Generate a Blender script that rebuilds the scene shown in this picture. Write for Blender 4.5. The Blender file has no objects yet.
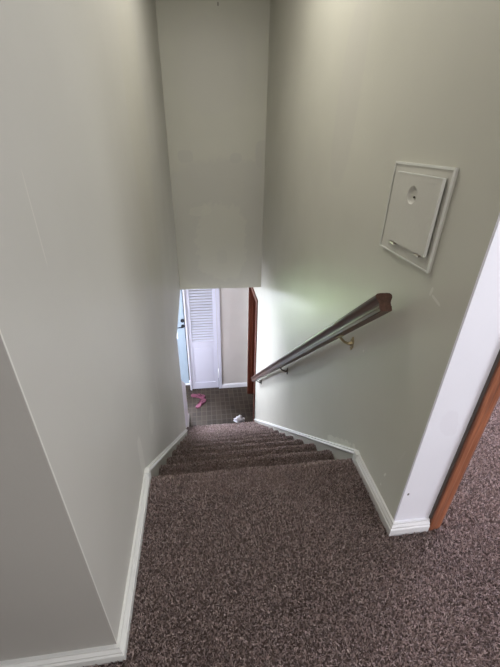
import bpy, bmesh, math, random
import numpy as np
from mathutils import Vector, Matrix
from mathutils.geometry import tessellate_polygon

S = bpy.context.scene
C = S.collection
random.seed(7)

# ------------------------------------------------------------------ camera
ZO = 3.864                      # eye height above the lower tiled floor
yaw, pitch, roll = 0.13743, -0.50483, 0.01828
fwd = Vector((math.sin(yaw)*math.cos(pitch), math.cos(yaw)*math.cos(pitch), math.sin(pitch)))
rgt = Vector((math.cos(yaw), -math.sin(yaw), 0))
upv = rgt.cross(fwd)
r2 = math.cos(roll)*rgt + math.sin(roll)*upv
u2 = -math.sin(roll)*rgt + math.cos(roll)*upv
cam = bpy.data.cameras.new('camera')
cam.sensor_fit = 'HORIZONTAL'
cam.sensor_width = 36
cam.lens = 350.468/500*36
cam.clip_start = 0.02
camo = bpy.data.objects.new('camera', cam)
C.objects.link(camo)
m = Matrix((r2, u2, -fwd)).transposed().to_4x4()
m.translation = Vector((0, 0, ZO))
camo.matrix_world = m
S.camera = camo

# ------------------------------------------------------------------ world, lights, exposure
w = bpy.data.worlds.new('sky')
S.world = w
w.use_nodes = True
w.node_tree.nodes['Background'].inputs[0].default_value = (0.80, 0.90, 1.0, 1)
w.node_tree.nodes['Background'].inputs[1].default_value = 2.2
S.view_settings.view_transform = 'Standard'
S.view_settings.look = 'None'
S.view_settings.gamma = 1
S.view_settings.exposure = 0.0
S.view_settings.use_curve_mapping = False
S.cycles.use_denoising = True
S.cycles.max_bounces = 10
S.cycles.diffuse_bounces = 6
S.cycles.sample_clamp_indirect = 8


def area(name, loc, target, sx, sy, power, col, spread=math.pi):
    l = bpy.data.lights.new(name, 'AREA')
    l.shape = 'RECTANGLE'
    l.size, l.size_y = sx, sy
    l.energy = power
    l.color = col
    l.spread = spread
    o = bpy.data.objects.new(name, l)
    C.objects.link(o)
    o.location = loc
    o.rotation_euler = (Vector(target)-Vector(loc)).to_track_quat('-Z', 'Y').to_euler()
    return o


# daylight at the windows, plus unseen fill lights behind and above the landing
area('daylight_landing_side', (2.55, -0.55, 4.05), (0.0, 0.8, 3.7), 1.4, 1.4, 56, (0.93, 0.95, 1.0))
area('fill_landing_back', (0.35, -2.1, 4.2), (0.2, 3.8, 3.7), 1.4, 1.3, 28, (1.0, 0.975, 0.93))  # added fill from behind the viewer, no window there
area('daylight_right_room', (2.5, 1.7, 3.9), (1.2, 1.0, 2.6), 1.2, 1.2, 115, (0.90, 0.86, 1.0))
area('ceiling_fill', (0.18, 1.9, 4.98), (0.18, 1.9, 0), 0.9, 0.9, 20, (1.0, 0.96, 0.88))  # unseen fill light, added to brighten the stairwell walls
area('daylight_entry', (-2.45, 3.9, 1.6), (0.6, 3.8, 0.7), 1.6, 1.3, 165, (0.82, 0.86, 1.0))
area('sunlit_lawn_glow', (-1.5, 7.0, 0.6), (0.651, 2.3, 2.65), 0.9, 0.5, 5.5, (0.72, 1.0, 0.55), math.radians(80))
area('door_glass_daylight', (-1.05, 6.0, 2.0), (0.3, 3.2, 1.0), 0.9, 1.0, 400, (0.82, 0.86, 1.0), math.radians(140))
sn = bpy.data.lights.new('sun', 'SUN')
sn.energy = 9
sn.angle = math.radians(0.6)
sno = bpy.data.objects.new('sun', sn)
C.objects.link(sno)
sno.rotation_euler = Vector((0.7, 0.05, -0.8)).to_track_quat('-Z', 'Y').to_euler()

# ------------------------------------------------------------------ dimensions
XL, XR = -0.2906, 0.6511
YL, YR = 0.4748, 0.7200
FU = ZO-1.275                   # carpet top of the landing
YN, RUN, RISE = 1.0816, 0.23488, 0.19914
YB, ZB = 3.843, ZO-1.523        # bulkhead above the lower flight
ZC = ZO+1.165                   # upper ceiling
T = 0.0194                      # skirting thickness
XK = -0.365                     # low sloped wall beside the bottom steps
YE = 2.965                      # where the full-height left wall ends
NST = 13


# ------------------------------------------------------------------ node helpers
class NT:
    def __init__(s, name):
        s.m = bpy.data.materials.new(name)
        s.m.use_nodes = True
        s.t = s.m.node_tree
        s.b = s.t.nodes['Principled BSDF']

    def n(s, typ, **kw):
        x = s.t.nodes.new(typ)
        for k, v in kw.items():
            if k == 'ins':
                for i, q in v.items():
                    if isinstance(q, bpy.types.NodeSocket):
                        s.t.links.new(q, x.inputs[i])
                    else:
                        x.inputs[i].default_value = q
            else:
                setattr(x, k, v)
        return x

    def l(s, a, b):
        s.t.links.new(a, b)

    def math(s, op, a, b=0.0, clamp=False):
        x = s.n('ShaderNodeMath', operation=op, ins={0: a, 1: b})
        x.use_clamp = clamp
        return x.outputs[0]

    def smooth(s, v, a, b):
        x = s.n('ShaderNodeMapRange', interpolation_type='SMOOTHSTEP', ins={0: v, 1: a, 2: b, 3: 0.0, 4: 1.0})
        return x.outputs[0]

    def mix(s, f, a, b):
        x = s.n('ShaderNodeMix', data_type='RGBA')
        for i, q in ((0, f), (6, a), (7, b)):
            if isinstance(q, bpy.types.NodeSocket):
                s.l(q, x.inputs[i])
            else:
                x.inputs[i].default_value = q
        return x.outputs[2]

    def noise(s, scale, detail=2, rough=0.5, vec=None, dist=0.0):
        x = s.n('ShaderNodeTexNoise')
        x.inputs['Scale'].default_value = scale
        x.inputs['Detail'].default_value = detail
        x.inputs['Roughness'].default_value = rough
        x.inputs['Distortion'].default_value = dist
        s.l(vec if vec is not None else s.pos(), x.inputs['Vector'])
        return x.outputs[0]

    def pos(s):
        if not hasattr(s, '_p'):
            s._p = s.n('ShaderNodeNewGeometry').outputs['Position']
            sp = s.n('ShaderNodeSeparateXYZ')
            s.l(s._p, sp.inputs[0])
            s.xyz = sp.outputs
        return s._p

    def bump(s, h, strength=0.2, dist=0.01, nrm=None):
        x = s.n('ShaderNodeBump')
        x.inputs['Strength'].default_value = strength
        x.inputs['Distance'].default_value = dist
        s.l(h, x.inputs['Height'])
        if nrm is not None:
            s.l(nrm, x.inputs['Normal'])
        s.l(x.outputs[0], s.b.inputs['Normal'])
        return x.outputs[0]


def plain(name, col, rough=0.5, metal=0.0, bump=None, var=0.0):
    t = NT(name)
    t.b.inputs['Roughness'].default_value = rough
    t.b.inputs['Metallic'].default_value = metal
    c = (*col, 1)
    if var:
        n = t.noise(6, 3)
        t.l(t.mix(n, tuple(x*(1-var) for x in col)+(1,), tuple(min(1, x*(1+var)) for x in col)+(1,)), t.b.inputs['Base Color'])
    else:
        t.b.inputs['Base Color'].default_value = c
    if bump:
        t.bump(t.noise(bump[0], 2), bump[1], 0.003)
    return t.m


def paint(name, base, patches=(), rough=0.42, wave=0.0, peel=0.10, blobs_axis=1):
    """Rolled wall paint: orange-peel texture, faint roller variation and touched-up spots.
    patches: (u, v, ru, rv, rot, colour, strength, edge_noise)  in wall coordinates (u = x or y, v = z)"""
    t = NT(name)
    t.pos()
    big = t.noise(1.3, 3, 0.55)
    col = t.mix(t.smooth(big, 0.3, 0.7), tuple(x*0.96 for x in base)+(1,), tuple(x*1.04 for x in base)+(1,))
    edge = t.noise(22, 3, 0.6)
    edge2 = t.noise(6, 3, 0.6)
    rsock = None
    for (u, v, ru, rv, rot, pc, st, en) in patches:
        du = t.math('SUBTRACT', t.xyz[blobs_axis], u)
        dv = t.math('SUBTRACT', t.xyz[2], v)
        cr, sr = math.cos(rot), math.sin(rot)
        a = t.math('ADD', t.math('MULTIPLY', du, cr/ru), t.math('MULTIPLY', dv, sr/ru))
        b = t.math('ADD', t.math('MULTIPLY', du, -sr/rv), t.math('MULTIPLY', dv, cr/rv))
        a4 = t.math('POWER', t.math('ABSOLUTE', a), 3.0)
        b4 = t.math('POWER', t.math('ABSOLUTE', b), 3.0)
        d = t.math('ADD', a4, b4)
        d = t.math('ADD', d, t.math('MULTIPLY', t.math('SUBTRACT', edge, 0.5), en))
        d = t.math('ADD', d, t.math('MULTIPLY', t.math('SUBTRACT', edge2, 0.5), en))
        mk = t.math('MULTIPLY', t.math('SUBTRACT', 1.0, t.smooth(d, 0.75, 1.1)), st)
        col = t.mix(mk, col, (*pc, 1))
    t.l(col, t.b.inputs['Base Color'])
    rr = t.math('ADD', t.math('MULTIPLY', t.noise(3.0, 3), 0.16), rough-0.08)
    t.l(rr, t.b.inputs['Roughness'])
    t.b.inputs['Specular IOR Level'].default_value = 0.5
    nrm = None
    if wave:
        x = t.n('ShaderNodeBump')
        x.inputs['Strength'].default_value = 1.0
        x.inputs['Distance'].default_value = wave
        t.l(t.noise(1.6, 1, 0.4), x.inputs['Height'])
        nrm = x.outputs[0]
    pe = t.math('ADD', t.noise(150, 3, 0.6), t.math('MULTIPLY', t.noise(50, 2), 0.8))
    if peel:
        t.bump(pe, peel, 0.002, nrm)
    return t.m


def wood(name, dark, light, axis, rough=0.35, scale=9.0, slope=0.0):
    t = NT(name)
    tc = t.n('ShaderNodeTexCoord').outputs['Object']
    mp = t.n('ShaderNodeMapping')
    sc = [scale*4, scale*4, scale*4]
    sc[axis] = scale*0.22
    mp.inputs['Scale'].default_value = sc
    t.l(tc, mp.inputs['Vector'])
    g = t.noise(1.0, 4, 0.6, mp.outputs[0], 0.6)
    mp2 = t.n('ShaderNodeMapping')
    sc2 = [scale*22, scale*22, scale*22]
    sc2[axis] = scale*1.1
    mp2.inputs['Scale'].default_value = sc2
    t.l(tc, mp2.inputs['Vector'])
    g2 = t.noise(1.0, 2, 0.6, mp2.outputs[0])
    f = t.math('ADD', t.math('MULTIPLY', t.smooth(g, 0.3, 0.72), 0.65), t.math('MULTIPLY', t.smooth(g2, 0.35, 0.7), 0.35))
    t.l(t.mix(f, (*dark, 1), (*light, 1)), t.b.inputs['Base Color'])
    t.b.inputs['Roughness'].default_value = rough
    t.bump(g2, 0.12, 0.001)
    return t.m


def carpet_mat():
    t = NT('shag_carpet_yarn')
    at = t.n('ShaderNodeAttribute', attribute_name='yarn')
    r = t.n('ShaderNodeValToRGB')
    cr = r.color_ramp
    cr.elements[0].position = 0.0
    cr.elements[0].color = (0.14, 0.105, 0.096, 1)
    cr.elements[1].position = 1.0
    cr.elements[1].color = (0.66, 0.56, 0.53, 1)
    for p, c in ((0.35, (0.28, 0.212, 0.194)), (0.62, (0.41, 0.32, 0.298)), (0.85, (0.52, 0.425, 0.40))):
        e = cr.elements.new(p)
        e.color = (*c, 1)
    t.l(at.outputs['Fac'], r.inputs[0])
    t.l(r.outputs[0], t.b.inputs['Base Color'])
    t.b.inputs['Roughness'].default_value = 0.75
    t.b.inputs['Specular IOR Level'].default_value = 0.25
    t.b.inputs['Sheen Weight'].default_value = 0.6
    t.b.inputs['Sheen Roughness'].default_value = 0.45
    t.b.inputs['Sheen Tint'].default_value = (1.0, 0.88, 0.95, 1)
    tl = t.n('ShaderNodeBsdfTranslucent')
    t.l(r.outputs[0], tl.inputs[0])
    mx = t.n('ShaderNodeMixShader')
    mx.inputs[0].default_value = 0.35
    t.l(t.b.outputs[0], mx.inputs[1])
    t.l(tl.outputs[0], mx.inputs[2])
    t.l(mx.outputs[0], t.t.nodes['Material Output'].inputs[0])
    return t.m


def tile_mat():
    t = NT('small_brown_square_tiles')
    tc = t.pos()
    br = t.n('ShaderNodeTexBrick')
    br.offset = 0.0
    br.offset_frequency = 2
    t.l(tc, br.inputs['Vector'])
    br.inputs['Color1'].default_value = (0.022, 0.017, 0.013, 1)
    br.inputs['Color2'].default_value = (0.044, 0.033, 0.024, 1)
    br.inputs['Mortar'].default_value = (0.068, 0.055, 0.041, 1)
    br.inputs['Scale'].default_value = 1.0
    br.inputs['Mortar Size'].default_value = 0.006
    br.inputs['Mortar Smooth'].default_value = 0.3
    br.inputs['Brick Width'].default_value = 0.078
    br.inputs['Row Height'].default_value = 0.105
    n = t.noise(18, 3)
    t.l(t.mix(t.math('MULTIPLY', n, 0.35), br.outputs[0], (0.05, 0.035, 0.025, 1)), t.b.inputs['Base Color'])
    t.b.inputs['Roughness'].default_value = 0.75
    t.b.inputs['Specular IOR Level'].default_value = 0.25
    t.bump(t.math('SUBTRACT', 1.0, br.outputs[1]), 0.5, 0.002)
    return t.m


def glass_mat():
    t = NT('window_glass')
    o = t.t.nodes['Material Output']
    tr = t.n('ShaderNodeBsdfTransparent')
    gl = t.n('ShaderNodeBsdfGlossy')
    gl.inputs['Roughness'].default_value = 0.02
    mx = t.n('ShaderNodeMixShader')
    mx.inputs[0].default_value = 0.06
    t.l(tr.outputs[0], mx.inputs[1])
    t.l(gl.outputs[0], mx.inputs[2])
    t.l(mx.outputs[0], o.inputs[0])
    return t.m


BASE = (0.375, 0.365, 0.315)
LITE = (0.46, 0.455, 0.41)
z_ = lambda v: ZO+v
M = {}
M['wall_left'] = paint('greenish_grey_wall_paint_left', (0.485, 0.477, 0.447), (
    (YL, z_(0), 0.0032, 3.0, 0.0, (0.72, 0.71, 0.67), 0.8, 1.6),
    (1.05, z_(-1.14), 0.035, 0.12, 0.0, (0.62, 0.61, 0.57), 0.6, 1.0),
    (1.34, z_(-1.20), 0.06, 0.07, 0.0, (0.58, 0.57, 0.53), 0.5, 1.0),
    (1.6, z_(-1.25), 0.012, 0.16, 0.15, (0.55, 0.54, 0.5), 0.5, 0.8),
    (0.677, z_(-0.13), 0.0022, 0.085, 0.0, (0.60, 0.58, 0.54), 0.6, 0.3),
    (2.1, z_(-0.2), 0.30, 0.9, 0.0, (0.47, 0.46, 0.41), 0.5, 0.5),
),wave=0.0, peel=0.05)
M['wall_left_front'] = paint('shaded_wall_paint_corner_face', (0.36, 0.35, 0.33))  # same wall paint, base darkened to hold this face's shade
M['wall_right'] = paint('greenish_grey_wall_paint_right', (0.505, 0.497, 0.435), (
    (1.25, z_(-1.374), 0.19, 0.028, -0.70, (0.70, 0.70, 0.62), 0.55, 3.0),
    (0.845, z_(-0.393), 0.024, 0.0045, 0.3, (0.68,0.67,0.62), 0.7, 1.2),
    (0.875, z_(-0.378), 0.005, 0.014, 0.2, (0.68,0.67,0.62), 0.6, 1.2),
    (0.842, z_(-1.12), 0.004, 0.011, 0.3, (0.72,0.72,0.65), 0.8, 0.8),
    (0.850, z_(-1.185), 0.004, 0.005, 0.0, (0.72,0.72,0.65), 0.7, 0.8),
    (0.785, z_(-0.96), 0.004, 0.045, 0.25, (0.55, 0.54, 0.48), 0.5, 0.8),
    (1.19, z_(-0.775), 0.005, 0.007, 0.3, (0.70, 0.70, 0.62), 0.6, 0.8),
    (1.75, z_(0.15), 0.13, 0.35, 0.1, (0.455, 0.44, 0.41), 0.35, 0.3),
), wave=0.004)
M['bulkhead'] = paint('patched_greenish_paint_bulkhead', (0.48, 0.475, 0.41), (
    (0.30, z_(-0.83), 0.75, 0.68, 0.0, (0.430, 0.422, 0.385), 0.6, 0.4),
    (-0.13, z_(-0.15), 0.075, 0.055, 0.0, (0.430, 0.422, 0.385), 0.6, 0.7),
    (0.62, z_(-0.12), 0.07, 0.12, 0.0, (0.430, 0.422, 0.385), 0.6, 0.7),
    (0.36, z_(-0.16), 0.06, 0.045, 0.0, (0.430, 0.422, 0.385), 0.6, 0.7),
    (0.20, z_(-1.00), 0.27, 0.42, 0.0, (0.52, 0.515, 0.44), 0.5, 1.3),
    (-0.02, z_(-0.66), 0.12, 0.05, 0.1, (0.52, 0.515, 0.44), 0.45, 1.0),
    (0.20, z_(-1.15), 0.06, 0.08, 0.0, (0.45, 0.445, 0.40), 0.5, 1.0),
    (0.17, z_(0.55), 0.30, 0.35, 0.0, (0.46, 0.45, 0.41), 0.35, 0.5),
    (0.215, z_(0.975), 0.006, 0.014, 0.0, (0.12, 0.11, 0.10), 0.8, 0.4),
), blobs_axis=0)
M['wall_low'] = paint('pale_entry_wall_paint', (0.56, 0.53, 0.50))
M['white_wall'] = paint('white_return_paint', (0.84, 0.84, 0.93), (
    (0.668, z_(-1.075), 0.004, 0.006, 0.0, (0.05, 0.04, 0.04), 0.9, 0.4),
    (0.72, z_(-0.75), 0.03, 0.06, 0.3, (0.78, 0.77, 0.86), 0.4, 2.0),
), rough=0.6, blobs_axis=0)
M['ceiling'] = plain('ceiling_white', (0.62, 0.61, 0.57), 0.8, bump=(60, 0.3))
M['trim'] = plain('white_trim_paint', (0.66, 0.67, 0.66), 0.35, bump=(40, 0.1), var=0.06)
M['trim_bright'] = plain('bright_white_trim_paint', (0.80, 0.80, 0.84), 0.35, bump=(60, 0.35), var=0.05)
M['skirt'] = plain('skirt_board_paint', (0.42, 0.41, 0.37), 0.45, var=0.05)
M['door_white'] = plain('white_door_paint', (0.60, 0.60, 0.69), 0.4, var=0.03)
M['front_door'] = plain('pale_blue_door_paint', (0.33, 0.41, 0.48), 0.4, var=0.03)
M['hatch'] = plain('painted_hatch', (0.54, 0.53, 0.48), 0.4, bump=(80, 0.15), var=0.03)
M['hatch_edge'] = plain('lit_hatch_edging', (0.66, 0.67, 0.63), 0.35)  # paler than the hatch: light caught on its edges put into colour
M['rail'] = wood('dark_varnished_handrail', (0.036, 0.016, 0.011), (0.105, 0.052, 0.036), 1, 0.36, 7)
M['jamb'] = wood('red_brown_door_jamb', (0.065, 0.016, 0.008), (0.16, 0.045, 0.022), 2, 0.4, 8)
M['casing'] = wood('orange_brown_oak_casing', (0.14, 0.045, 0.022), (0.42, 0.155, 0.080), 2, 0.4, 8)
M['brass'] = plain('aged_brass', (0.42, 0.35, 0.22), 0.42, 1.0)
M['dark_metal'] = plain('dark_bronze', (0.035, 0.028, 0.024), 0.35, 0.6)
M['black'] = plain('black_metal', (0.012, 0.012, 0.014), 0.35, 0.3)
M['steel'] = plain('steel_hinge', (0.55, 0.50, 0.44), 0.3, 1.0)
M['pink'] = plain('pink_rubber', (0.17, 0.045, 0.08), 0.6, bump=(200, 0.3), var=0.1)
M['pink_dark'] = plain('dark_pink_strap', (0.08, 0.012, 0.03), 0.5)
M['tissue'] = plain('white_tissue', (0.82, 0.83, 0.90), 0.9)
M['gap_shade'] = plain('dark_gap_shade', (0.10, 0.085, 0.075), 0.7)  # dark tone painted as the shadow between panel and casing
M['carpet'] = carpet_mat()
M['tiles'] = tile_mat()
M['glass'] = glass_mat()
M['grass'] = plain('lawn', (0.10, 0.22, 0.04), 0.9, bump=(30, 0.5), var=0.3)


# ------------------------------------------------------------------ mesh helpers
def obj(name, bm, mat, parent=None, smooth=False, bevel=0.0, loc=None):
    bmesh.ops.recalc_face_normals(bm, faces=bm.faces)
    if bevel:
        es = [e for e in bm.edges if len(e.link_faces) == 2 and e.calc_face_angle(0) > 0.6]
        bmesh.ops.bevel(bm, geom=es, offset=bevel, segments=2, profile=0.6, affect='EDGES', clamp_overlap=True)
    me = bpy.data.meshes.new(name)
    if loc is not None:
        bmesh.ops.translate(bm, verts=bm.verts, vec=-Vector(loc))
    bm.to_mesh(me)
    bm.free()
    me.materials.append(mat)
    if smooth:
        for p in me.polygons:
            p.use_smooth = True
    o = bpy.data.objects.new(name, me)
    C.objects.link(o)
    if loc is not None:
        o.location = loc
    if parent:
        o.parent = parent
    return o


def box(bm, x0, x1, y0, y1, z0, z1):
    v = [bm.verts.new((x, y, z)) for x in (x0, x1) for y in (y0, y1) for z in (z0, z1)]
    for f in ((0, 1, 3, 2), (4, 6, 7, 5), (0, 4, 5, 1), (2, 3, 7, 6), (0, 2, 6, 4), (1, 5, 7, 3)):
        bm.faces.new([v[i] for i in f])
    return v


def prism(bm, pts, axis, a, b):
    """pts in the plane perpendicular to axis, extruded a..b along it"""
    def mk(p, s):
        c = [0, 0, 0]
        o = [i for i in range(3) if i != axis]
        c[axis] = s
        c[o[0]], c[o[1]] = p
        return bm.verts.new(c)
    A = [mk(p, a) for p in pts]
    B = [mk(p, b) for p in pts]
    n = len(pts)
    for i in range(n):
        bm.faces.new((A[i], B[i], B[(i+1) % n], A[(i+1) % n]))
    for t in tessellate_polygon([[Vector((p[0], p[1], 0)) for p in pts]]):
        bm.faces.new([A[k] for k in t])
        bm.faces.new([B[k] for k in reversed(t)])


def tube(bm, pts, rad, seg=10, caps=True):
    pts = [Vector(p) for p in pts]
    n = len(pts)
    rr = rad if isinstance(rad, (list, tuple)) else [rad]*n
    rings = []
    prev = None
    for i in range(n):
        d = (pts[min(i+1, n-1)]-pts[max(i-1, 0)]).normalized()
        a = prev if prev is not None else Vector((0, 0, 1))
        if abs(a.dot(d)) > 0.98:
            a = Vector((1, 0, 0))
        s = d.cross(a).normalized()
        t = s.cross(d).normalized()
        prev = t
        rings.append([bm.verts.new(pts[i]+(s*math.cos(2*math.pi*k/seg)+t*math.sin(2*math.pi*k/seg))*rr[i]) for k in range(seg)])
    for i in range(n-1):
        for k in range(seg):
            bm.faces.new((rings[i][k], rings[i][(k+1) % seg], rings[i+1][(k+1) % seg], rings[i+1][k]))
    if caps:
        bm.faces.new(rings[0][::-1])
        bm.faces.new(rings[-1])


def sweep(bm, prof, P0, P1, A, B, e0=None, e1=None):
    """profile (a,b) in directions A,B swept from P0 to P1; e0,e1 = extra shift along the path per unit a (mitres)"""
    P0, P1, A, B = map(Vector, (P0, P1, A, B))
    d = (P1-P0).normalized()
    r0 = [bm.verts.new(P0+A*a+B*b+d*((e0 or 0)*a)) for a, b in prof]
    r1 = [bm.verts.new(P1+A*a+B*b+d*((e1 or 0)*a)) for a, b in prof]
    n = len(prof)
    for i in range(n):
        bm.faces.new((r0[i], r0[(i+1) % n], r1[(i+1) % n], r1[i]))
    f0 = bm.faces.new(r0)
    f1 = bm.faces.new(r1[::-1])
    bmesh.ops.triangulate(bm, faces=[f0, f1])


def struct(name, bm, mat, parent=None, **kw):
    o = obj(name, bm, mat, parent, **kw)
    if parent is None:
        o['kind'] = 'structure'
    return o


def empty(name, loc):
    o = bpy.data.objects.new(name, None)
    C.objects.link(o)
    o.location = loc
    o.empty_display_size = 0.1
    return o


def child(o, p):
    """parent a world-space mesh under an empty, keeping it in place"""
    o.parent = p
    o.matrix_parent_inverse = Matrix.Translation(-Vector(p.location))
    return o


def tag(o, label, cat, group=None, kind=None):
    o['label'] = label
    o['category'] = cat
    if group:
        o['group'] = group
    if kind:
        o['kind'] = kind
    return o


# ------------------------------------------------------------------ room shell
def W(name, mat, *boxes, **kw):
    bm = bmesh.new()
    for b in boxes:
        box(bm, *b)
    return struct(name, bm, M[mat], **kw)


# left wall: full height above the flight, opening to the entry below the bulkhead
bm = bmesh.new()
prism(bm, [(YL, 0), (YE, 0), (YE, ZO-1.655), (YE+0.02, ZO-1.63), (YB+0.06, ZB-0.03), (YB+0.11, ZB-0.03), (YB+0.11, ZC), (YL, ZC)], 0, XL-0.11, XL)
struct('wall_left', bm, M['wall_left'])
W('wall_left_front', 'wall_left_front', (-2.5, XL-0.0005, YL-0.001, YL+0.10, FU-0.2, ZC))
# low sloped wall beside the lowest steps
bm = bmesh.new()
zt = lambda y: ZO-3.20+(4.30-y)*RISE/RUN
prism(bm, [(YE+0.001, 0), (4.30, 0), (4.30, zt(4.30)), (YE+0.001, zt(YE))], 0, XK-0.10, XK)
struct('wall_low_side', bm, M['white_wall'])

bm = bmesh.new()
prism(bm, [(YR+0.008, 0), (4.08, 0), (4.08, 2.034), (4.80, 2.034), (4.80, 0), (5.0, 0), (5.0, ZB), (YB+0.11, ZB), (YB+0.11, ZC), (YR+0.008, ZC)], 0, XR, XR+0.13)
struct('wall_right', bm, M['wall_right'])
W('wall_right_front', 'white_wall', (XR, 0.787, YR, YR+0.0075, FU-0.02, ZC))

W('wall_bulkhead', 'bulkhead', (XL, XR, YB, YB+0.11, ZB, ZC))
W('ceiling_lower', 'ceiling', (-2.6, XR+0.13, YB+0.1105, 5.3, ZB, ZB+0.12), (-2.6, XL-0.111, 2.3, YB+0.11, ZB+0.005, ZB+0.12))
W('ceiling', 'ceiling', (-2.5, 2.7, -2.2, YB+0.11, ZC, ZC+0.1))

# upper floor: landing, space behind the viewer, room on the right
FB = FU-0.010
W('floor', 'carpet', (-2.5, 2.7, -2.2, YL, FB-0.2, FB), (XL, XR, YL, YN-0.10, FB-0.2, FB), (XR, 2.7, YL, YR+0.13, FB-0.2, FB),
  (XR+0.131, 2.7, YR+0.13, 3.2, FB-0.2, FB))
W('floor_lower', 'tiles', (-2.6, 1.6, 2.2, 5.3, -0.1, 0))

# walls behind and around the viewer
W('wall_back', 'wall_low', (-2.5, 2.7, -2.3, -2.2, FB-0.2, ZC))
W('wall_far_left', 'wall_low', (-2.6, -2.5, -2.3, YL+0.1, FB-0.2, ZC))
W('wall_far_right', 'wall_low', (2.7, 2.8, -2.3, 3.3, FB-0.2, ZC))
W('wall_right_room', 'wall_low', (XR+0.131, 2.7, 3.2, 3.3, FB-0.2, ZC))
W('wall_doorway', 'white_wall', (1.66, 2.7, YR, YR+0.12, FB, ZC), (0.845, 1.66, YR, YR+0.12, FU+2.06, ZC))

# lower entry walls
W('wall_closet', 'wall_low', (0.165, XR, 5.0, 5.1, 0, ZB), (-0.325, 0.165, 5.0, 5.1, 2.02, ZB), (-0.345, -0.325, 5.0, 5.7, 0, ZB),
  (-0.325, XR+0.13, 5.6, 5.7, 0, ZB))
W('wall_entry_front', 'wall_low', (-1.36, -0.3455, 5.16, 5.28, 2.10, ZB), (-1.45, -1.36, 5.16, 5.28, 0, ZB), (-2.6, -1.45, 5.16, 5.28, 2.05, ZB),
  (-2.6, -1.45, 5.16, 5.28, 0, 0.25))
W('wall_entry_left', 'wall_low', (-2.7, -2.6, 2.2, 5.28, 0, ZB))
W('wall_entry_back', 'wall_low', (-2.6, XL-0.111, 2.1, 2.2, 0, ZB))
W('wall_side_room', 'wall_low', (1.6, 1.7, 3.3, 5.3, 0, ZB), (XR+0.131, 1.6, 3.3, 3.4, 0, ZB), (XR+0.131, 1.6, 5.2, 5.3, 0, ZB))
W('ceiling_side_room', 'ceiling', (XR+0.131, 1.7, 3.3, 5.3, ZB, ZB+0.1))

# grass outside the entry
bm = bmesh.new()
box(bm, -9, 5, 5.4, 14, -0.25, -0.15)
o = struct('ground', bm, M['grass'])
W('path', 'ceiling', (-3.5, 0.6, 5.5, 9.5, -0.15, -0.12))
W('trim_3', 'trim_bright', (-1.30, -0.347, 5.14, 5.46, 0.0015, 0.022))      # door sill

# ------------------------------------------------------------------ baseboards and skirt boards
BH = 0.050    # height visible over the carpet pile
prof = [(0, -0.01), (T, -0.01), (T, BH*0.50), (T-0.004, BH*0.58), (T-0.004, BH*0.72), (T-0.010, BH*0.86), (T-0.011, BH), (0, BH)]


def base(name, P0, P1, out, e0=0, e1=0, mat='trim', pr=prof):
    bm = bmesh.new()
    sweep(bm, pr, P0, P1, out, (0, 0, 1), e0, e1)
    return struct(name, bm, M[mat])


base('baseboard_left', (XL, YL-0.001, FU), (XL, YN-0.026, FU), (1, 0, 0), -1, 0)
base('baseboard_left_front', (-2.5, YL-0.001, FU), (XL, YL-0.001, FU), (0, -1, 0), 0, 1)
base('baseboard_right', (XR, YR, FU), (XR, YN-0.032, FU), (-1, 0, 0), -1, 0)
base('baseboard_right_front', (0.787, YR, FU), (XR, YR, FU), (0, -1, 0), 0, 1, 'trim_bright')
lowp = [(0, 0), (0.014, 0), (0.014, 0.06), (0.008, 0.08), (0, 0.085)]
base('baseboard_closet', (0.21, 5.0, 0), (XR, 5.0, 0), (0, -1, 0), mat='trim_bright', pr=lowp)
base('baseboard_low_side', (XK, 3.95, 0), (XK, 4.30, 0), (1, 0, 0), mat='trim_bright', pr=lowp)

sl = Vector((0, RUN, -RISE)).normalized()
pn = Vector((0, RISE, RUN)).normalized()


def skirt(name, x, sgn, up, y1):
    """sloped board beside the steps with a raised moulding along its top"""
    zl = lambda y: FU-(y-YN)*RISE/RUN
    bm = bmesh.new()
    dn = -0.21
    y0 = YN-(BH-up)*RUN/RISE
    pts = [(y0, zl(y0)+up), (y1, zl(y1)+up), (y1, max(0.0, zl(y1)+dn)), (y0, zl(y0)+dn)]
    prism(bm, pts, 0, x, x+sgn*0.012)
    s = struct(name, bm, M['skirt'])
    bm = bmesh.new()
    P0 = Vector((x, y0, zl(y0)+up-0.020))
    P1 = Vector((x, y1, zl(y1)+up-0.020))
    cp = [(0, 0), (T-0.004, 0), (T, 0.004), (T, 0.011), (T-0.007, 0.016), (T-0.009, 0.024), (0, 0.026)]
    sweep(bm, cp, P0, P1, (sgn, 0, 0), (0, 0, 1))
    obj('cap_moulding', bm, M['trim'], s)
    return s


skirt('trim_1', XL, 1, 0.034, YE-0.005)
skirt('trim_2', XR, -1, 0.027, 3.98)
# mitred blocks where the level boards meet the sloped ones
bm = bmesh.new()
box(bm, XL, XL+T+0.001, YN-0.040, YN-0.012, FU-0.01, FU+BH+0.004)
box(bm, XR-T-0.001, XR, YN-0.048, YN-0.022, FU-0.01, FU+BH+0.004)
struct('trim_4', bm, M['trim'], bevel=0.002)


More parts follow.
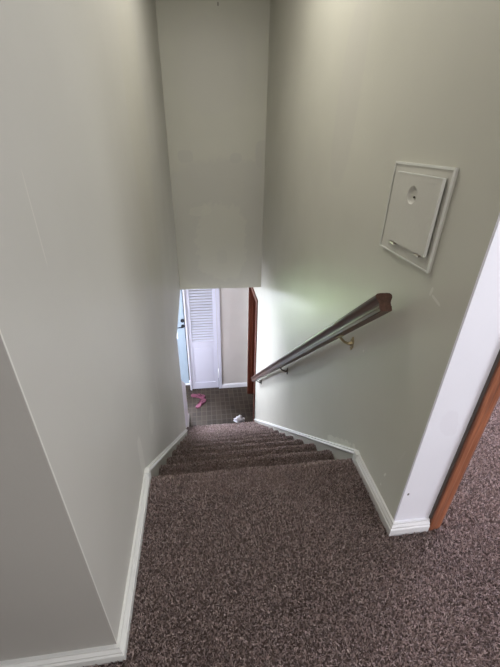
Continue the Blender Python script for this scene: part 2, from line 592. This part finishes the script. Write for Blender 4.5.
# ------------------------------------------------------------------ carpet pile
def tufts(P, N, rng, length, width, lean):
    """P, N: (n,3) base points and surface normals.  One twisted yarn end per point."""
    n = len(P)
    up = N/np.linalg.norm(N, axis=1, keepdims=True)
    rnd = rng.normal(size=(n, 3))
    d1 = up + rnd*lean
    d1 /= np.linalg.norm(d1, axis=1, keepdims=True)
    d2 = d1 + rng.normal(size=(n, 3))*lean*0.9
    d2 /= np.linalg.norm(d2, axis=1, keepdims=True)
    side = np.cross(d1, rng.normal(size=(n, 3)))
    side /= np.linalg.norm(side, axis=1, keepdims=True)
    L = length*rng.uniform(0.7, 1.25, size=(n, 1))
    Wd = width*rng.uniform(0.7, 1.2, size=(n, 1))*0.5
    mid = P + d1*L*0.6
    tip = mid + d2*L*0.5
    V = np.stack([P-side*Wd*0.8, P+side*Wd*0.8, mid+side*Wd*1.1, mid-side*Wd*1.1, tip+side*Wd*0.6, tip-side*Wd*0.6], axis=1)
    return V.reshape(-1, 3)


def pile_mesh(name, V, tint, base_v=None, base_f=None):
    n = len(V)//6
    idx = (np.arange(n)*6)[:, None]
    q = np.concatenate([idx+np.array([0, 1, 2, 3]), idx+np.array([3, 2, 4, 5])], axis=1).reshape(-1, 4)
    nb = 0 if base_v is None else len(base_v)
    allv = V if nb == 0 else np.concatenate([V, np.array(base_v)])
    me = bpy.data.meshes.new(name)
    me.vertices.add(len(allv))
    me.vertices.foreach_set('co', allv.astype(np.float32).ravel())
    loops = q.ravel().tolist()
    starts = list(range(0, len(loops), 4))
    if nb:
        off = len(V)
        for f in base_f:
            starts.append(len(loops))
            loops.extend([off+i for i in f])
    me.loops.add(len(loops))
    me.loops.foreach_set('vertex_index', loops)
    me.polygons.add(len(starts))
    me.polygons.foreach_set('loop_start', starts)
    me.update(calc_edges=True)
    me.validate()
    a = me.attributes.new('yarn', 'FLOAT', 'POINT')
    tv = np.repeat(tint, 6)
    if nb:
        tv = np.concatenate([tv, np.full(nb, 0.30)])
    a.data.foreach_set('value', tv.astype(np.float32))
    me.materials.append(M['carpet'])
    return me


def tints(n, rng):
    t = rng.beta(2.2, 2.2, size=n)
    f = rng.random(n)
    t = np.where(f < 0.06, 0.75+0.2*rng.random(n), t)
    t = np.where(f > 0.86, 0.12*rng.random(n), t)
    return t


rng = np.random.default_rng(3)
XA = XL+T-0.003
XBR = XR-T+0.003
regs = [   # x0,x1,y0,y1,density,width
    (XA, XBR, YL-0.02, YN-0.130, 62000, 0.0037),
    (-0.75, XBR, 0.12, YL-0.02, 62000, 0.0037),
    (XBR, 1.6, 0.12, YR-T-0.002, 62000, 0.0037),
    (XBR, 0.70, 0.60, YR-T-0.002, 4000, 0.0037),
    (0.86, 1.9, YR-T+0.006, 1.9, 42000, 0.0044),
    (1.9, 2.68, YR+0.12, 3.18, 15000, 0.0068),
    (0.86, 1.9, 1.9, 3.18, 15000, 0.0068),
    (1.6, 2.4, 0.12, YR-T-0.002, 24000, 0.0055),
]
Vs, ts = [], []
for x0, x1, y0, y1, den, wd in regs:
    if y0 == 0.12 and x0 < 0:
        # only in front of the corner face baseboard
        y1 = YL-T
    n = int((x1-x0)*(y1-y0)*den)
    P = np.stack([rng.uniform(x0, x1, n), rng.uniform(y0, y1, n), np.full(n, FB)], axis=1)
    N = np.tile(np.array([0.0, 0.0, 1.0]), (n, 1))
    # gentle trodden swirls in the pile
    N[:, 0] += 0.15*np.sin(P[:, 0]*9+P[:, 1]*5)
    N[:, 1] += 0.15*np.sin(P[:, 1]*11-P[:, 0]*6)-0.05
    Vs.append(tufts(P, N, rng, 0.0115, wd, 0.42))
    ts.append(tints(n, rng))
for V, tt_, lab in ((np.concatenate(Vs[:2]), np.concatenate(ts[:2]), 'brown flecked shag carpet pile covering the landing at the top of the stairs'),
                    (np.concatenate(Vs[2:]), np.concatenate(ts[2:]), 'brown flecked shag carpet pile running through the doorway past the wooden casing')):
    me = pile_mesh('carpet', V, tt_)
    o = bpy.data.objects.new('carpet', me)
    C.objects.link(o)
    tag(o, lab, 'carpet', kind='stuff')

# ------------------------------------------------------------------ the carpeted staircase
stairs = empty('staircase', (0.18, YN, FU-0.25))
tag(stairs, 'steep carpeted staircase running down between the walls to the tiled entry', 'staircase')
R_ = 0.030
for i in range(NST):
    yn, zn = YN+i*RUN, FU-i*RISE
    zb = zn-RISE if i < NST-1 else 0.0
    off = 0.009
    yf = yn-off
    zf = zn-0.008
    y0 = (yn-RUN-0.012) if i else YN-0.131
    # profile from back of tread, over the nosing, down the riser
    if i:
        prof_ = [(y0, zf-0.010), (yn-0.125, zf-0.009), (yn-0.085, zf-0.004), (yn-0.06, zf), (yf-R_, zf+0.002)]
    else:
        prof_ = [(y0, zf), (yf-R_, zf)]
    zf += 0.002 if i else 0.0
    for k in range(1, 7):
        a = math.pi/2*(1-k/6*1.25)
        prof_.append((yf-R_+R_*math.cos(a), zf-R_+R_*math.sin(a)))
    prof_ += [(yn-0.028, zf-2.2*R_), (yn-0.030, zb-0.002 if i < NST-1 else 0.0)]
    xa, xb = XL+0.0125, XR-0.0125
    x_lo = xa
    nb = len(prof_)
    zbot = max(0.0, zb-0.03)
    full = prof_+([(yn-0.030, zbot)] if zbot < zb-0.003 else [])+[(y0, zbot)]
    # shift the nosing a little, as stretched and trodden carpet does
    nn = len(full)
    bv = [(xa, p[0], p[1]) for p in full]+[(xb, p[0], p[1]) for p in full]
    bf = [(k, (k+1) % nn, nn+(k+1) % nn, nn+k) for k in range(nn)]
    bf += [tuple(range(nn))[::-1], tuple(range(nn, 2*nn))]
    # pile
    seg = [(Vector((0, *prof_[k])), Vector((0, *prof_[k+1]))) for k in range(nb-1)]
    sc = min(1.0+0.07*i, 1.7)
    wd = 0.0037*sc
    den = 62000/sc**1.8
    Pl, Nl = [], []
    for a, b in seg:
        ln = (b-a).length
        if ln < 1e-4:
            continue
        n = int(ln*(xb-xa)*den)
        tt = rng.random(n)
        Y = a.y+(b.y-a.y)*tt
        Z = a.z+(b.z-a.z)*tt
        X = rng.uniform(xa+0.004, xb-0.004, n)
        nv = Vector((0, -(b.z-a.z), (b.y-a.y))).normalized()
        if nv.y == 0 and nv.z < 0:
            nv = -nv
        # worn dip: centre of the nosing sags a little
        sag = 0.004*np.sin(X*17+i*2.1)+0.003*np.sin(X*41+i)
        Pl.append(np.stack([X, Y, Z+sag*0.5], axis=1))
        N = np.tile(np.array([0.0, nv.y, nv.z]), (n, 1))
        Nl.append(N)
    # side ends
    P = np.concatenate(Pl)
    N = np.concatenate(Nl)
    V = tufts(P, N, rng, (0.0115 if i == 0 else 0.0108)*sc**0.3, wd, 0.42)
    me = pile_mesh('step', V, tints(len(P), rng), bv, bf)
    so = bpy.data.objects.new('step', me)
    C.objects.link(so)
    child(so, stairs)

# carpeted filler that widens the lowest steps out to the low side wall
bm = bmesh.new()
for i in range(9, NST):
    yn, zn = YN+i*RUN, FU-i*RISE
    box(bm, XK+0.001, XL+0.0115, max(YE+0.002, yn-RUN-0.02), yn-0.021, 0.0 if i == NST-1 else zn-RISE-0.03, zn-0.004)
struct('step_side_filler', bm, M['carpet'])

# ------------------------------------------------------------------ handrail with three brackets
E0 = Vector((0.575, 0.979, ZO-0.453))
E1 = Vector((0.575, 3.775, ZO-0.458-(3.775-0.985)*0.843))
hd = (E1-E0).normalized()
hn = Vector((0, -hd.z, hd.y))           # up, perpendicular to the rail
rail_e = empty('handrail', E0)
tag(rail_e, 'long dark wooden handrail fixed to the right wall beside the stairs', 'handrail')
hp = [(0.012, 0.030), (0.022, 0.0285), (0.0275, 0.024), (0.0285, 0.018), (0.0270, 0.012), (0.0225, 0.004), (0.0195, -0.004), (0.0185, -0.010),
      (0.0190, -0.014), (0.0215, -0.0145), (0.0215, -0.018), (0.0205, -0.020), (0.0200, -0.030), (0.017, -0.032)]
full = hp+[(-a, b) for a, b in hp[::-1]]
bm = bmesh.new()
L_ = (E1-E0).length
sweep(bm, full, (0, 0, 0), (0, L_, 0), (1, 0, 0), (0, 0, 1))
r_o = obj('rail', bm, M['rail'], rail_e)
r_o.rotation_euler = (-math.atan2(-hd.z, hd.y), 0, 0)


def bracket(y, mat, parent, lab=None):
    t = (y-E0.y)/hd.y
    c = E0+hd*t
    under = c-hn*0.0325
    wp = Vector((XR, y, under.z-0.052))
    # wall rosette: leaf-shaped plate
    bm = bmesh.new()
    pts = []
    for k in range(28):
        a = 2*math.pi*k/28
        rr = 0.016+0.007*abs(math.cos(a))**3+0.003*math.cos(6*a)
        sz = 1.35
        pts.append((wp.y+rr*math.sin(a)*0.85, wp.z-0.002+rr*math.cos(a)*sz))
    prism(bm, pts, 0, XR-0.005, XR-0.0002)
    bmesh.ops.create_uvsphere(bm, u_segments=8, v_segments=6, radius=0.0045, matrix=Matrix.Translation((XR-0.005, wp.y, wp.z+0.017)))
    bmesh.ops.create_uvsphere(bm, u_segments=8, v_segments=6, radius=0.0045, matrix=Matrix.Translation((XR-0.005, wp.y, wp.z-0.022)))
    o = obj('bracket', bm, mat)
    child(o, parent)
    if lab:
        o['label'] = lab
    # curved arm
    bm = bmesh.new()
    P = [Vector((XR-0.004, wp.y, wp.z)), Vector((XR-0.020, wp.y, wp.z-0.002)), Vector((XR-0.040, wp.y, wp.z+0.008)),
         Vector((XR-0.058, wp.y, wp.z+0.026)), Vector((XR-0.070, wp.y, wp.z+0.042)), Vector((0.575, wp.y, under.z-0.003))]
    tube(bm, P, [0.0085, 0.0065, 0.0055, 0.0055, 0.006, 0.0075])
    a = obj('arm', bm, mat)
    a.parent = o
    # saddle plate under the rail
    bm = bmesh.new()
    sweep(bm, [(-0.011, 0), (0.011, 0), (0.011, 0.003), (-0.011, 0.003)], under-hd*0.024-hn*0.0032, under+hd*0.024-hn*0.0032, (1, 0, 0), hn)
    s = obj('saddle', bm, mat)
    s.parent = o
    for q in (a, s):
        q.matrix_parent_inverse = (o.matrix_parent_inverse @ Matrix.Identity(4)).inverted() @ Matrix.Translation(-Vector(parent.location))
    return o


b0 = bracket(1.30, M['brass'], rail_e, 'brass bracket')
b1 = bracket(2.36, M['dark_metal'], rail_e)
b2 = bracket(3.55, M['dark_metal'], rail_e)

# ------------------------------------------------------------------ access hatch on the right wall
hc = (XR, 1.055, ZO-0.190)
hatch = empty('access_hatch', hc)
tag(hatch, 'square painted hatch cover with raised frame and round finger cup, on right wall', 'wall hatch')
y0, y1, z0, z1 = 0.900, 1.210, ZO-0.331, ZO-0.053
bm = bmesh.new()
prism(bm, [(y0, z0), (y1, z0), (y1, z1), (y0, z1)], 0, XR-0.007, XR-0.0003)
child(obj('frame', bm, M['hatch'], bevel=0.002), hatch)
bm = bmesh.new()
e = 0.007
for q in ((y0, y0+e, z0, z1), (y0+e, y1, z1-e, z1), (y1-0.004, y1, z0, z1-e), (y0+e, y1-0.004, z0, z0+0.004)):
    box(bm, XR-0.0105, XR-0.0072, *q)
child(obj('edging', bm, M['hatch_edge']), hatch)
# lid with round hole and shallow bowl
ly0, ly1, lz0, lz1 = 0.926, 1.166, ZO-0.290, ZO-0.083
cy, cz, cr = 1.055, ZO-0.138, 0.026
xf, xk = XR-0.020, XR-0.0105
bm = bmesh.new()
K = 48
ring, outer, back = [], [], []
for k in range(K):
    a = 2*math.pi*(k+0.5)/K
    cs, sn = math.cos(a), math.sin(a)
    ring.append(bm.verts.new((xf, cy+cr*cs, cz+cr*sn)))
    tx = ((ly1-cy) if cs > 0 else (cy-ly0))/max(abs(cs), 1e-6)
    tz = ((lz1-cz) if sn > 0 else (cz-lz0))/max(abs(sn), 1e-6)
    t = min(tx, tz)
    outer.append([xf, cy+t*cs, cz+t*sn])
# snap nearest samples to the four corners
for c_ in ((ly0, lz0), (ly0, lz1), (ly1, lz0), (ly1, lz1)):
    j = min(range(K), key=lambda q: (outer[q][1]-c_[0])**2+(outer[q][2]-c_[1])**2)
    outer[j] = [xf, c_[0], c_[1]]
ov = [bm.verts.new(q) for q in outer]
bk = [bm.verts.new((xk, q[1], q[2])) for q in outer]
for k in range(K):
    j = (k+1) % K
    bm.faces.new((ring[k], ring[j], ov[j], ov[k]))
    bm.faces.new((ov[k], ov[j], bk[j], bk[k]))
bm.faces.new(bk)
prev = ring
for s in range(1, 6):
    a = s/5*math.pi/2*0.96
    rr = cr*math.cos(a)
    dep = 0.011*math.sin(a)
    cur = [bm.verts.new((xf+dep, cy+rr*math.cos(2*math.pi*(k+0.5)/K), cz+rr*math.sin(2*math.pi*(k+0.5)/K))) for k in range(K)]
    for k in range(K):
        j = (k+1) % K
        bm.faces.new((prev[k], cur[k], cur[j], prev[j]))
    prev = cur
bm.faces.new(prev)
lid = obj('lid', bm, M['hatch'])
child(lid, hatch)
bm = bmesh.new()
box(bm, xf-0.0005, xf+0.008, ly0-0.003, ly0-0.0003, lz0, lz1+0.003)
box(bm, xf-0.0005, xf+0.010, ly0-0.0003, ly1, lz1+0.0003, lz1+0.003)
e_ = obj('lid_lit_edges', bm, M['hatch_edge'])  # pale strips for the lit top and near edges of the lid
child(e_, hatch)
bm = bmesh.new()
tube(bm, [(xf+0.0105, cy-0.002, cz-0.006), (xf+0.006, cy-0.002, cz-0.006)], 0.0028, 10)
s_ = obj('screw', bm, M['dark_metal'])
child(s_, hatch)
for yy in (0.963, 1.115):
    bm = bmesh.new()
    tube(bm, [(xf+0.003, yy-0.013, lz0-0.006), (xf+0.003, yy+0.013, lz0-0.006)], 0.0035, 10)
    box(bm, xf+0.002, XR-0.0072, yy-0.008, yy+0.008, lz0-0.010, lz0-0.002)
    child(obj('hinge', bm, M['steel']), hatch)

# ------------------------------------------------------------------ doorway to the right room (oak casing)
d1 = bpy.data.objects.new('door_1', None)
C.objects.link(d1)
d1.location = (1.25, YR, FU)
d1['kind'] = 'structure'


def casing(x0, x1, y, z0, z1, parent, mat='casing', name='casing', dy=-0.017):
    bm = bmesh.new()
    w = x1-x0
    pr = [(0, 0), (0, dy*0.9), (w*0.12, dy), (w*0.42, dy*0.86), (w*0.55, dy*0.72), (w*0.8, dy*0.66), (w, dy*0.45), (w, 0)]
    prism(bm, [(x0+a, y+b) for a, b in pr], 2, z0, z1)
    return child(obj(name, bm, M[mat]), parent)


casing(0.7905, 0.845, YR, FU-0.01, FU+2.06, d1)
casing(1.716, 1.660, YR, FU-0.01, FU+2.06, d1)
bm = bmesh.new()
box(bm, 0.7875, 0.8448, YR+0.0002, YR+0.14, FU-0.01, FU+2.055)
child(obj('jamb', bm, M['casing']), d1)
bm = bmesh.new()
box(bm, 0.787, 0.7904, YR-0.009, YR, FU+BH+0.003, FU+2.05)
child(obj('shadow_strip', bm, M['gap_shade']), d1)
bm = bmesh.new()
box(bm, 0.7905, 1.716, YR-0.017, YR-0.0002, FU+2.0605, FU+2.115)
child(obj('head_casing', bm, M['casing']), d1)

# ------------------------------------------------------------------ side doorway in the right wall at the bottom (brown jamb)
d4 = bpy.data.objects.new('door_4', None)
C.objects.link(d4)
d4.location = (XR, 4.44, 0)
d4['kind'] = 'structure'
JT = 0.02
bm = bmesh.new()
box(bm, XR-0.001, XR+0.131, 4.80-JT, 4.80-0.0005, 0, 2.033)
child(obj('jamb', bm, M['jamb']), d4)
bm = bmesh.new()
box(bm, XR-0.001, XR+0.131, 4.0805, 4.08+JT, 0, 2.033)
child(obj('jamb', bm, M['jamb']), d4)
bm = bmesh.new()
box(bm, XR-0.001, XR+0.131, 4.08+JT+0.0005, 4.80-JT-0.0005, 2.012, 2.0335)
child(obj('head_jamb', bm, M['jamb']), d4)
for (a, b) in ((4.785, 4.842), (4.022, 4.090)):
    bm = bmesh.new()
    box(bm, XR-0.016, XR-0.0012, a, b, 0, 2.09)
    child(obj('casing', bm, M['jamb'], bevel=0.003), d4)
bm = bmesh.new()
box(bm, XR-0.016, XR-0.0012, 4.0905, 4.7845, 2.030, 2.09)
child(obj('head_casing', bm, M['jamb'], bevel=0.003), d4)
bm = bmesh.new()
box(bm, XR+0.045, XR+0.058, 4.772, 4.7795, 0, 2.01)
child(obj('stop', bm, M['jamb']), d4)
# closed slab set back in the frame
bm = bmesh.new()
box(bm, XR+0.088, XR+0.128, 4.103, 4.777, 0.008, 2.008)
child(obj('slab', bm, M['jamb']), d4)

# ------------------------------------------------------------------ louvred closet door
d2 = bpy.data.objects.new('door_2', None)
C.objects.link(d2)
d2.location = (-0.08, 5.0, 0)
d2['kind'] = 'structure'
LX0, LX1, LY0, LY1 = -0.312, 0.150, 5.004, 5.032
st = 0.055
Z1, ZM0, ZM1, Z0 = 1.985, 0.880, 0.960, 0.012
bm = bmesh.new()
box(bm, LX0, LX0+st, LY0, LY1, Z0, Z1)
box(bm, LX1-st, LX1, LY0, LY1, Z0, Z1)
box(bm, LX0+st, LX1-st, LY0, LY1, Z1-0.07, Z1)
box(bm, LX0+st, LX1-st, LY0, LY1, ZM0, ZM1)
box(bm, LX0+st, LX1-st, LY0, LY1, Z0, 0.14)
child(obj('frame', bm, M['door_white']), d2)
bm = bmesh.new()
z = ZM1+0.012
while z < Z1-0.08:
    prism(bm, [(LY0-0.001, z-0.006), (LY0+0.003, z-0.011), (LY1-0.002, z+0.011), (LY1-0.004, z+0.016)], 0, LX0+st, LX1-st)
    z += 0.0475
child(obj('louvres', bm, M['door_white']), d2)
bm = bmesh.new()
box(bm, LX0+st, LX1-st, LY0+0.010, LY0+0.016, 0.14, ZM0)
prism(bm, [(LY0+0.004, 0.19), (LY0+0.010, 0.18), (LY0+0.010, ZM0-0.04), (LY0+0.004, ZM0-0.05)], 0, LX0+st+0.03, LX1-st-0.03)
child(obj('lower_panel', bm, M['door_white']), d2)
for (a, b, zz0, zz1) in ((0.156, 0.210, 0, 2.06), (-0.337, -0.316, 0, 2.06), (-0.316, 0.156, 2.0, 2.06)):
    bm = bmesh.new()
    box(bm, a, b, 4.984, 4.9995, zz0, zz1)
    child(obj('casing', bm, M['door_white'], bevel=0.003), d2)

# ------------------------------------------------------------------ front door with glass light
d3 = bpy.data.objects.new('door_3', None)
C.objects.link(d3)
d3.location = (-0.84, 5.2, 0)
d3['kind'] = 'structure'
FX0, FX1, FY0, FY1 = -1.295, -0.366, 5.165, 5.21
gx0, gx1, gz0, gz1 = -1.19, -0.497, 0.955, 1.95
bm = bmesh.new()
box(bm, FX0, gx0, FY0, FY1, 0.03, 2.05)
box(bm, gx1, FX1, FY0, FY1, 0.03, 2.05)
box(bm, gx0, gx1, FY0, FY1, 0.03, gz0)
box(bm, gx0, gx1, FY0, FY1, gz1, 2.05)
slab = child(obj('slab', bm, M['front_door']), d3)
bm = bmesh.new()
box(bm, gx0, gx1, 5.185, 5.190, gz0, gz1)
child(obj('pane', bm, M['glass']), d3)
bm = bmesh.new()
box(bm, -0.3615, -0.3465, 5.165, 5.26, 0.03, 2.10)
box(bm, -1.36, -1.30, 5.15, 5.26, 0.023, 2.10)
box(bm, -1.30, -0.362, 5.15, 5.26, 2.055, 2.10)
child(obj('door_frame', bm, M['trim_bright']), d3)
bm = bmesh.new()
box(bm, -0.368, -0.351, 5.148, 5.158, 0.10, 2.05)
child(obj('gap_shade_strip', bm, M['black']), d3)  # black strip drawn in place of the shaded gap beside the door
# lever and deadbolt
bm = bmesh.new()
tube(bm, [(-0.395, 5.165, 1.185), (-0.395, 5.150, 1.185)], 0.028, 16)
tube(bm, [(-0.395, 5.15, 1.185), (-0.395, 5.115, 1.185), (-0.41, 5.108, 1.185), (-0.480, 5.108, 1.180)], [0.011, 0.010, 0.010, 0.008], 10)
child(obj('lever_handle', bm, M['black']), d3)
bm = bmesh.new()
tube(bm, [(-0.395, 5.165, 1.285), (-0.395, 5.145, 1.285)], 0.030, 16)
box(bm, -0.401, -0.389, 5.130, 5.147, 1.265, 1.305)
child(obj('deadbolt', bm, M['black']), d3)

# window beside the front door
wn = bpy.data.objects.new('window_1', None)
C.objects.link(wn)
wn.location = (-2.02, 5.2, 0.25)
wn['kind'] = 'structure'
bm = bmesh.new()
for q in ((-2.6, -1.451, 0.251, 0.29), (-2.6, -1.451, 2.0, 2.049), (-2.6, -2.56, 0.29, 2.0), (-1.49, -1.451, 0.29, 2.0)):
    box(bm, q[0], q[1], 5.18, 5.25, q[2], q[3])
child(obj('window_frame', bm, M['trim_bright']), wn)
bm = bmesh.new()
box(bm, -2.56, -1.49, 5.21, 5.214, 0.29, 2.0)
child(obj('pane', bm, M['glass']), wn)


# ------------------------------------------------------------------ flip-flops
def flip_flop(loc, rz, label, mirror=1):
    e = empty('flip_flop', loc)
    tag(e, label, 'flip-flop', 'pink flip-flops on the tiles')
    # sole outline
    half = [(0.125, 0.0), (0.122, 0.018), (0.108, 0.034), (0.08, 0.043), (0.04, 0.043), (0.0, 0.034), (-0.04, 0.029), (-0.08, 0.031), (-0.108, 0.026), (-0.122, 0.014)]
    inner = [(-0.125, 0.0), (-0.122, -0.014), (-0.108, -0.026), (-0.08, -0.031), (-0.04, -0.027), (0.0, -0.029), (0.04, -0.037), (0.08, -0.038), (0.108, -0.030), (0.121, -0.016)]
    pts = [(a, b*mirror*1.2) for a, b in half+inner]
    bm = bmesh.new()
    prism(bm, pts, 2, 0.001, 0.020)
    o = obj('sole', bm, M['pink'], e, bevel=0.003)
    bm = bmesh.new()
    toe = Vector((0.075, 0.0, 0.019))
    top = Vector((0.060, 0.0, 0.045))
    for sy in (-1, 1):
        tube(bm, [toe, top, Vector((0.02, 0.026*sy, 0.046)), Vector((-0.03, 0.031*sy, 0.018))], [0.004, 0.006, 0.008, 0.006], 8)
    obj('strap', bm, M['pink_dark'], e, smooth=True)
    e.rotation_euler = (0, 0, rz)
    return e


flip_flop((-0.215, 4.80, 0), math.radians(-18), 'pink flip-flop lying nearest the louvred closet door', 1)
flip_flop((-0.170, 4.605, 0), math.radians(58), 'pink flip-flop lying nearer the stairs, toe against its mate', -1)

# ------------------------------------------------------------------ crumpled tissue
bm = bmesh.new()
bmesh.ops.create_icosphere(bm, subdivisions=4, radius=1.0)
from mathutils import noise as mn
for v in bm.verts:
    p = v.co.copy()
    r = 1+0.55*mn.noise(p*1.9+Vector((3, 1, 7)))+0.35*abs(mn.noise(p*4.3))
    x, y = p.x*0.075*r, p.y*0.05*r
    pk = max(0.0, 1-math.hypot(p.x+0.1, p.y)*0.95)
    z = max(0.0, p.z)*(0.018+0.075*pk**1.2*1.35)*r
    if abs(p.x) > 0.5:
        z += 0.02*max(0, p.z)*abs(mn.noise(p*3.1))
    v.co = (x, y, z)
ti = obj('tissue', bm, M['tissue'], loc=None)
ti.location = (0.43, 4.14, 0.001)
tag(ti, 'crumpled white tissue lying on the tiles at the foot of the stairs', 'tissue')
